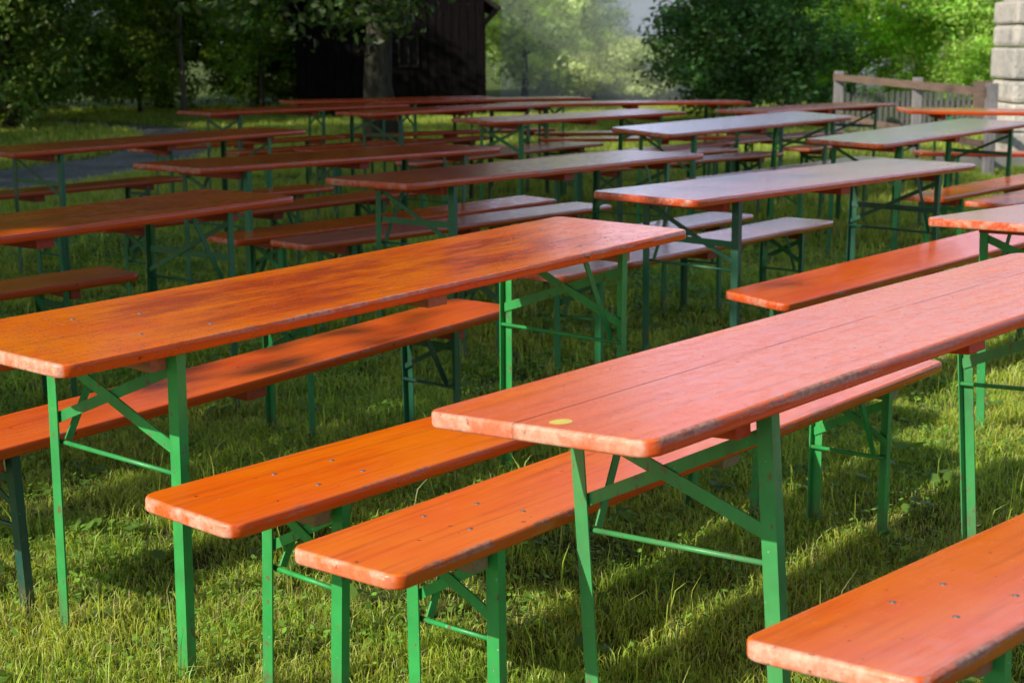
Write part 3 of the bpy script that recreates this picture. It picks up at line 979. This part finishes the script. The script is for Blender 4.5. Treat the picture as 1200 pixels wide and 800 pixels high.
def trunk_mesh(name, seed, h, r0, limbs, spread, mat=None, lean=0., base=None):
    rr = random.Random(seed)
    bm = bmesh.new()
    k = 7
    pts = [(lean * i / k * h + rr.uniform(-.03, .03) * h * .2, rr.uniform(-.02, .02) * h * .2, -.05 + h * i / k) for i in range(k + 1)]
    rads = [r0 * (1.25 if i == 0 else 1) * (1 - .75 * i / k) for i in range(k + 1)]
    bm_tube(bm, pts, rads, 10)
    for j in range(limbs):
        i0 = rr.randint(2 if base is None else base, k - 1)
        a = rr.uniform(0, 6.283)
        p0 = Vector(pts[i0]); L_ = spread * rr.uniform(.5, 1)
        q = [p0]
        dirv = Vector((math.cos(a), math.sin(a), rr.uniform(.3, 1.1)))
        for s_ in range(4):
            q.append(q[-1] + dirv * L_ / 4 + Vector((rr.uniform(-.1, .1), rr.uniform(-.1, .1), rr.uniform(-.05, .12))) * L_ * .4)
        bm_tube(bm, q, [rads[i0] * .5, rads[i0] * .4, rads[i0] * .3, rads[i0] * .18, rads[i0] * .06], 6)
    return from_bm(name, bm, mat or M_BARK, True)

CR = {
    # full trees whose branches sweep down to the ground
    'full0': crown_mesh('crown', 1, 2.3, 4.2, .15, 260, 110, .075, .45, (.3, .75)),
    'full1': crown_mesh('crown', 2, 2.0, 3.8, .3, 230, 110, .07, .4, (.3, .7)),
    # high crown on a bare trunk
    'high0': crown_mesh('crown', 3, 3.2, 3.1, 1.3, 300, 120, .075, .4, (.35, .8)),
    'high1': crown_mesh('crown', 4, 2.8, 2.8, 2.3, 220, 110, .08, .4, (.35, .75)),
    # bushes
    'bush0': crown_mesh('crown', 5, 1.25, 1.15, .02, 210, 110, .042, .45, (.16, .38)),
    'bush1': crown_mesh('crown', 6, 1.2, 1.3, .02, 170, 100, .045, .4, (.16, .42)),
    'low0': crown_mesh('crown', 8, 1.6, 1.1, .55, 210, 90, .05, .35, (.16, .42)),
}
TR = {
    'full': trunk_mesh('trunk', 1, 6.5, .16, 9, 2.4),
    'high': trunk_mesh('trunk', 2, 6.0, .21, 9, 3.0, base=3),
    'thin': trunk_mesh('trunk', 5, 4.5, .085, 6, 1.6, M_BARKLIGHT, base=3),
    'bush': trunk_mesh('trunk', 3, 1.4, .05, 7, 1.0),
    'low': trunk_mesh('trunk', 4, 2.0, .07, 7, 1.3, base=2),
}
def tree(name, label, cat, x, y, crown, trunk, s, col, rz=0., sz=None, group=None):
    t = thing(name, label, cat, (x, y, 0), group)
    t.rotation_euler = (0, 0, rz)
    t.scale = (s, s, sz or s)
    mesh_obj('trunk', TR[trunk], t)
    c = mesh_obj('crown', CR[crown], t)
    c['leaf_color'] = col
    return t
DK = (.19, .29, .055); DK2 = (.13, .21, .055); MD = (.30, .43, .07); HZ = (.80, .86, .50); HZ2 = (.48, .64, .50); BR = (.42, .60, .10)  # HZ, HZ2: distance haze painted into the leaf colour
TREES = []
def T_(*a, **k):
    TREES.append(a + (k,))
gl = 'trees of the dark wood'
T_('tree', 'dark leafy tree at the wood edge nearest the gravel path', 'tree', -7.9, 24.3, 'full0', 'full', .85, DK, group=gl)
T_('tree', 'very dark tree at the far side of the shady wood corner', 'tree', -10.4, 23.0, 'full1', 'full', .9, DK2, rz=1., group=gl)
T_('tree', 'tall dark tree deep in the wood behind the path tree', 'tree', -9.6, 28.5, 'full0', 'full', 1.25, DK, rz=2., group=gl)
T_('tree', 'dark tree in the wood next to the thin bare trunk', 'tree', -7.0, 31.0, 'full1', 'full', 1.2, DK2, rz=3.1, sz=.8, group=gl)
T_('thin_tree', 'thin tree with bare pale trunk at the wood edge', 'tree', -5.85, 27.5, 'high1', 'thin', .62, DK, rz=.4, sz=.75)
T_('thin_tree', 'slender leaning tree with sunlit leaves between the wood and the hut', 'tree', -4.6, 28.5, 'full1', 'thin', .62, BR, rz=1.2)
T_('tree', 'tree in the gap between wood and hut with lighter leaves', 'tree', -4.4, 33.0, 'full0', 'full', 1.1, MD, rz=4., group=gl)
T_('bush', 'low bush with pale flecks at the edge of the wood', 'bush', -9.3, 20.8, 'bush0', 'bush', .95, MD)
T_('tree', 'tall tree behind the wood, above the thin trunk', 'tree', -10.5, 31.5, 'full0', 'full', 1.5, DK2, rz=5., sz=1.3, group=gl)
T_('tree', 'tall tree behind the wood at its outer end', 'tree', -13.5, 30.0, 'full1', 'full', 1.7, DK, rz=.5, group=gl)
T_('tree', 'tall tree rising behind the wooden hut', 'tree', -2.6, 34.5, 'full0', 'full', 1.0, DK, rz=2.6, sz=.8, group=gl)
T_('broad_tree', 'thick trunked tree standing in front of the wooden hut', 'tree', -1.72, 20.3, 'high0', 'high', 1., (.07, .12, .03), rz=.3)
for i_, (bx_, by_, bs_, lab_) in enumerate(((-10.9, 25.6, 1.1, 'dark undergrowth bush at the foot of the outer wood trees'), (-8.6, 27.2, 1.05, 'dark undergrowth bush between the wood trees behind the path bend'),
        (-6.9, 28.6, 1.0, 'dark undergrowth bush just behind the thin bare trunk'), (-5.0, 30.2, 1.05, 'dark undergrowth bush between the thin trunk and the leaning tree'),
        (-3.9, 31.0, .95, 'undergrowth bush close beside the hut wall, wood side'), (-12.5, 24.5, 1.2, 'dark undergrowth bush at the far edge of the wood'))):
    T_('bush', lab_, 'bush', bx_, by_, ('bush0', 'bush1')[i_ % 2], 'bush', bs_, (DK, DK2, MD)[i_ % 3], rz=i_ * 1.3, group='undergrowth bushes of the wood')
# growth beyond the hut, haze and sun painted into the pale leaf colours
T_('bush', 'hazy pale green bush beside the hut corner', 'bush', .35, 36, 'bush1', 'bush', 1.75, HZ, rz=1.)
T_('tree', 'hazy light green tree beyond the hut corner', 'tree', .9, 42, 'full0', 'full', .85, (.55, .66, .36), rz=2., sz=.42)
T_('tree', 'hazy blue-green tree with full dark crown beyond the pale bushes', 'tree', 1.7, 45, 'full1', 'full', .75, HZ2, rz=.2, sz=.52)
T_('bush', 'pale feathery bush in front of the blue-green tree', 'bush', 1.9, 35, 'bush0', 'bush', .95, HZ, rz=2., sz=.68)
T_('bush', 'pale olive bush with loose twigs under the hazy hill', 'bush', 3.2, 33.5, 'bush1', 'bush', .8, (.52, .60, .32), rz=3.4, sz=.56)
T_('bush', 'big dark green bush behind the far tables', 'bush', 3.75, 23.9, 'bush0', 'bush', 1.32, (.15, .29, .085), rz=.9, sz=1.12)
T_('bush', 'smaller dark bush merging into the big dark bush', 'bush', 3.75, 26.6, 'bush1', 'bush', .95, (.18, .33, .09), rz=.4)
T_('small_tree', 'sunlit light green tree behind the first fence post', 'tree', 6.1, 27.5, 'low0', 'low', 1.25, (.50, .70, .11), rz=1.7)
T_('small_tree', 'darker green tree between the sunlit tree and the stone pillar', 'tree', 8.0, 25.8, 'low0', 'low', 1.15, (.36, .56, .10), rz=3.)
T_('bush', 'bright green bush low behind the picket fence', 'bush', 7.0, 26.5, 'bush1', 'bush', .72, (.5, .72, .12), rz=2.2)
T_('bush', 'green bush close behind the stone pillar', 'bush', 7.0, 22.8, 'bush0', 'bush', .62, (.38, .58, .1), rz=.2)
T_('bush', 'bright yellow green bush between the big dark bush and the sunlit tree', 'bush', 5.4, 27.8, 'bush0', 'bush', .75, (.5, .72, .12), rz=4.)
T_('bush', 'green bush beyond the stone pillar, outside the fence line', 'bush', 9.6, 21.5, 'bush1', 'bush', 1.1, (.22, .36, .08), rz=5.)
T_('small_tree', 'small green tree beyond the stone pillar', 'tree', 11.8, 25.0, 'low0', 'low', 1.2, (.22, .36, .08), rz=.8)
# trees beside the viewer that throw the shade over the middle tables
h_ = Vector((.81, .585)).normalized(); p_ = Vector((-h_.y, h_.x))
for k_, m_, s_, lab in ((-5.0, 7.35, 1.15, 'broad shade tree beside the tables, closest to them'),
                        (-8., 9.6, 1.5, 'tallest broad shade tree beside the tables, farther back'),
  (-1.8, 11.3, 1.1, 'broad shade tree beside the tables and the near path end'),
  (-1., 15.5, 1.05, 'broad shade tree beside the gravel path near the path bend'),
  (1.5, 20.0, .95, 'broad shade tree standing at the outer edge of the wood')):
    q = h_ * k_ + p_ * m_
    T_('broad_tree', lab, 'tree', q.x, q.y, 'high0', 'high', s_, (.12, .18, .034), rz=k_)


for a in TREES:
    tree(*a[:-1], **a[-1])

# ------------------------------------------------------------------ dark wooden hut
hut = thing('wooden_hut', 'dark brown wooden hut with vertical boards and a small window behind the far tables', 'hut', (-2.1, 27.2, 0))
hut.rotation_euler = (0, 0, R(3))
W2, D2, HH = 1.66, 3.6, 2.05
rr = random.Random(5)
def board_wall(parent, p0, p1, h, name='wall', hole=None):
    p0, p1 = Vector(p0), Vector(p1)
    d = p1 - p0
    L_ = d.length
    ang = math.atan2(d.y, d.x)
    bm = bmesh.new()
    x = 0.
    while x < L_ - .01:
        w = min(rr.uniform(.13, .19), L_ - x)
        mx = x + w / 2
        off = rr.uniform(0, .012)
        hh = h + rr.uniform(-.01, .01)
        spans = [(0., hh)]
        if hole and hole[0] < mx < hole[1]:
            spans = [(0., hole[2]), (hole[3], hh)]
        for z0, z1 in spans:
            bm_box(bm, (mx, -off, (z0 + z1) / 2), (w - .008, .025, z1 - z0), bevel=.002)
        x += w
    bm_box(bm, (L_ / 2, .05, h / 2), (L_ - .02, .03, h - .02)) if not hole else None
    o = mesh_obj(name, from_bm(name, bm, M_BARN), parent, p0)
    o.rotation_euler = (0, 0, ang)
    return o
board_wall(hut, (-W2, 0, 0), (W2, 0, 0), HH, hole=(1.83, 2.12, .90, 1.42))
board_wall(hut, (W2 - .0, .04, 0), (W2, D2, 0), HH)
board_wall(hut, (-W2, D2, 0), (-W2, .04, 0), HH)
board_wall(hut, (W2, D2 + .04, 0), (-W2, D2 + .04, 0), HH)
bm = bmesh.new()
bm_box(bm, (0, 0, 0), (.36, .05, .03)); bm_box(bm, (0, 0, .53), (.36, .05, .03))
bm_box(bm, (-.165, 0, .265), (.03, .05, .50)); bm_box(bm, (.165, 0, .265), (.03, .05, .50)); bm_box(bm, (0, 0, .265), (.018, .03, .50))
win = mesh_obj('window', from_bm('window', bm, M_ROOF), hut, (-W2 + 1.975, -.035, .895))
bm = bmesh.new(); bm_box(bm, (0, .03, .265), (.30, .006, .50))
mesh_obj('pane', from_bm('pane', bm, M_GLASS), win)
bm = bmesh.new()   # pitched roof with deep eaves
for s in (-1, 1):
    bm_bar(bm, (s * (W2 + .24), D2 / 2, HH - .18), (0, D2 / 2, HH + 1.25), D2 + 1.0, .06, (s * .55, 0, .8))
mesh_obj('roof', from_bm('roof', bm, M_ROOF), hut)
bm = bmesh.new()   # gable triangles
for yy in (.0, D2):
    vs = [bm.verts.new(p) for p in ((-W2, yy, HH), (W2, yy, HH), (0, yy, HH + 1.12), (-W2, yy + .03, HH), (W2, yy + .03, HH), (0, yy + .03, HH + 1.12))]
    bm.faces.new(vs[:3]); bm.faces.new(vs[3:][::-1])
    for a, b in ((0, 1), (1, 2), (2, 0)):
        bm.faces.new((vs[a], vs[a + 3], vs[b + 3], vs[b]))
mesh_obj('gable', from_bm('gable', bm, M_BARN), hut)
for s in (-1, 1):   # slanted brackets carrying the eaves
    bm = bmesh.new()
    bm_bar(bm, (s * W2, -.03, HH - .42), (s * (W2 + .27), -.03, HH - .13), .09, .08, (0, 1, 0))
    mesh_obj('eave_bracket', from_bm('eave_bracket', bm, M_BARN), hut)

# ------------------------------------------------------------------ fences and stone pillar
fn = thing('rail_fence', 'brown rail fence on grey wooden posts beside the stone pillar', 'fence', (4.49, 21, 0))
fp = [Vector((4.49, 21, 0)), Vector((4.60, 17.35, 0)), Vector((4.69, 14.95, 0))]
for i, p in enumerate(fp):
    bm = bmesh.new(); bm_box(bm, (0, 0, .44), (.10 if i else .12, .10, .90), bevel=.008)
    mesh_obj('post', from_bm('post', bm, M_POST), fn, p - fp[0])
for i in range(2):
    a, b = fp[i] - fp[0], fp[i + 1] - fp[0]
    for z, hgt in ((.81, .085), (.30, .07)):
        bm = bmesh.new(); bm_bar(bm, (a.x - .065, a.y, z), (b.x - .065, b.y, z), hgt, .03, (1, 0, 0))
        mesh_obj('rail', from_bm('rail', bm, M_FENCE), fn)
    
pk = thing('picket_fence', 'weathered grey picket fence low behind the brown rail fence', 'fence', (4.62, 21.7, 0))
xx = 0.
while xx < 2.9:
    bm = bmesh.new()
    hgt = .58 + rr.uniform(-.02, .02)
    bm_box(bm, (0, 0, hgt / 2), (.045, .018, hgt))
    o = mesh_obj('picket', from_bm('picket', bm, M_PICKET), pk, (xx, 0, 0))
    o.rotation_euler = (0, rr.uniform(-.02, .02), 0)
    xx += .078
for z in (.16, .42):
    bm = bmesh.new(); bm_box(bm, (1.45, .025, z), (3.0, .025, .06))
    mesh_obj('rail', from_bm('rail', bm, M_PICKET), pk)
bm = bmesh.new(); bm_box(bm, (2.05, -.03, .36), (.26, .03, .72), bevel=.004)
mesh_obj('board', from_bm('board', bm, M_FENCE), pk)

sp = thing('stone_pillar', 'tall pale stone block pillar at the right edge behind the fence', 'pillar', (5.74, 16.7, 0))
z = 0.
rs = random.Random(11)
for i, hgt in enumerate((.33, .30, .25, .34, .24, .25)):
    bm = bmesh.new()
    w = .80 + rs.uniform(-.03, .03)
    bm_box(bm, (rs.uniform(-.012, .012), 0, z + hgt / 2), (w, w, hgt - .012), bevel=rs.choice((.02, .03, .045)))
    o = mesh_obj('stone_block', from_bm('stone_block', bm, M_STONE, False), sp)
    z += hgt
bm = bmesh.new(); bm_box(bm, (.03, 0, z + .03), (.70, .70, .075), bevel=.02)
mesh_obj('capstone', from_bm('capstone', bm, M_STONE), sp)
kb = thing('stone_kerb', 'low grey concrete kerb in front of the stone pillar', 'kerb', (5.35, 15.75, 0))
bm = bmesh.new(); bm_box(bm, (0, 0, .07), (1.9, .35, .14), bevel=.01)
mesh_obj('kerb_block', from_bm('kerb_block', bm, M_CONC), kb)

# ------------------------------------------------------------------ sun and sky
hx, hy = -.81, -.585         # horizontal direction towards the sun
el = R(31)
sd = Vector((hx, hy, 0)).normalized() * math.cos(el) + Vector((0, 0, math.sin(el)))
sun = bpy.data.lights.new('sun', 'SUN')
sun.energy = 5.0
sun.angle = R(.53)
sun.color = (1, .93, .82)
so = bpy.data.objects.new('sun', sun)
so.rotation_euler = sd.to_track_quat('Z', 'Y').to_euler()
so.location = (-20, -14, 20)
COL.objects.link(so)
w = bpy.data.worlds.new('World')
SC.world = w
w.use_nodes = True
nt = w.node_tree
bg = nt.nodes['Background']
sky = nt.nodes.new('ShaderNodeTexSky')
sky.sky_type = 'NISHITA'
sky.sun_disc = False
sky.sun_elevation = el
sky.sun_rotation = math.atan2(hx, hy)
sky.dust_density = 1.0
sky.air_density = 1.0
sky.ozone_density = 1.0
# thin bright haze low in the sky ahead
def wn(t, **k):
    n_ = nt.nodes.new(t)
    for a, b in k.items():
        setattr(n_, a, b)
    return n_
tc = wn('ShaderNodeTexCoord'); sx = wn('ShaderNodeSeparateXYZ'); nt.links.new(tc.outputs['Generated'], sx.inputs[0])
def wm(op, a, b):
    n_ = wn('ShaderNodeMath', operation=op)
    for i, v in enumerate((a, b)):
        if isinstance(v, (int, float)): n_.inputs[i].default_value = v
        else: nt.links.new(v, n_.inputs[i])
    return n_.outputs[0]
def wr(f, lo, hi, a, b):
    n_ = wn('ShaderNodeMapRange', interpolation_type='SMOOTHSTEP'); nt.links.new(f, n_.inputs[0])
    for i, v in zip((1, 2, 3, 4), (lo, hi, a, b)): n_.inputs[i].default_value = v
    return n_.outputs[0]
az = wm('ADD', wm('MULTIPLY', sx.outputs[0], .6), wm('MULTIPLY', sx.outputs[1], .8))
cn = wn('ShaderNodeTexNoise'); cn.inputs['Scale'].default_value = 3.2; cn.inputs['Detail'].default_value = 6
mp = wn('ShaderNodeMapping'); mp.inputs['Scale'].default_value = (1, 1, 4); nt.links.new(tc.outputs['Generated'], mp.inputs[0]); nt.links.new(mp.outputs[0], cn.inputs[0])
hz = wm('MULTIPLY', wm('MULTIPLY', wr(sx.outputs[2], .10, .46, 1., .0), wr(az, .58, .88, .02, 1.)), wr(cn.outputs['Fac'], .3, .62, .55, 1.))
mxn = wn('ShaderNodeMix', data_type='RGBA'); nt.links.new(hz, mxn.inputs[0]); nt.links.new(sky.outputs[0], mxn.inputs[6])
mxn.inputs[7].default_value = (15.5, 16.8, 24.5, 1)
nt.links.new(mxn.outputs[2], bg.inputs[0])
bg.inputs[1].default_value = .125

# ------------------------------------------------------------------ camera
H_, PITCH, F_, ROLL = 1.334098, .1957702, 1777.708, -.0077038
cam = bpy.data.cameras.new('camera')
cam.sensor_width = 36
cam.lens = F_ / 1200 * 36
cam.clip_end = 5000
cam.clip_start = .05
cam.dof.use_dof = True
cam.dof.focus_distance = 3.1
cam.dof.aperture_fstop = 8.0
co = bpy.data.objects.new('camera', cam)
fwd = Vector((0, math.cos(PITCH), -math.sin(PITCH)))
rt = Vector((1, 0, 0)); up = Vector((0, math.sin(PITCH), math.cos(PITCH)))
cr, sr = math.cos(ROLL), math.sin(ROLL)
R2 = rt * cr + up * sr; U2 = up * cr - rt * sr
co.matrix_world = Matrix.Translation((0, 0, H_)) @ Matrix((R2, U2, -fwd)).transposed().to_4x4()
COL.objects.link(co)
SC.camera = co
SC.view_settings.view_transform = 'Standard'
SC.view_settings.look = 'None'
SC.view_settings.exposure = 0
SC.view_settings.gamma = 1
SC.cycles.max_bounces = 8
SC.cycles.use_denoising = True
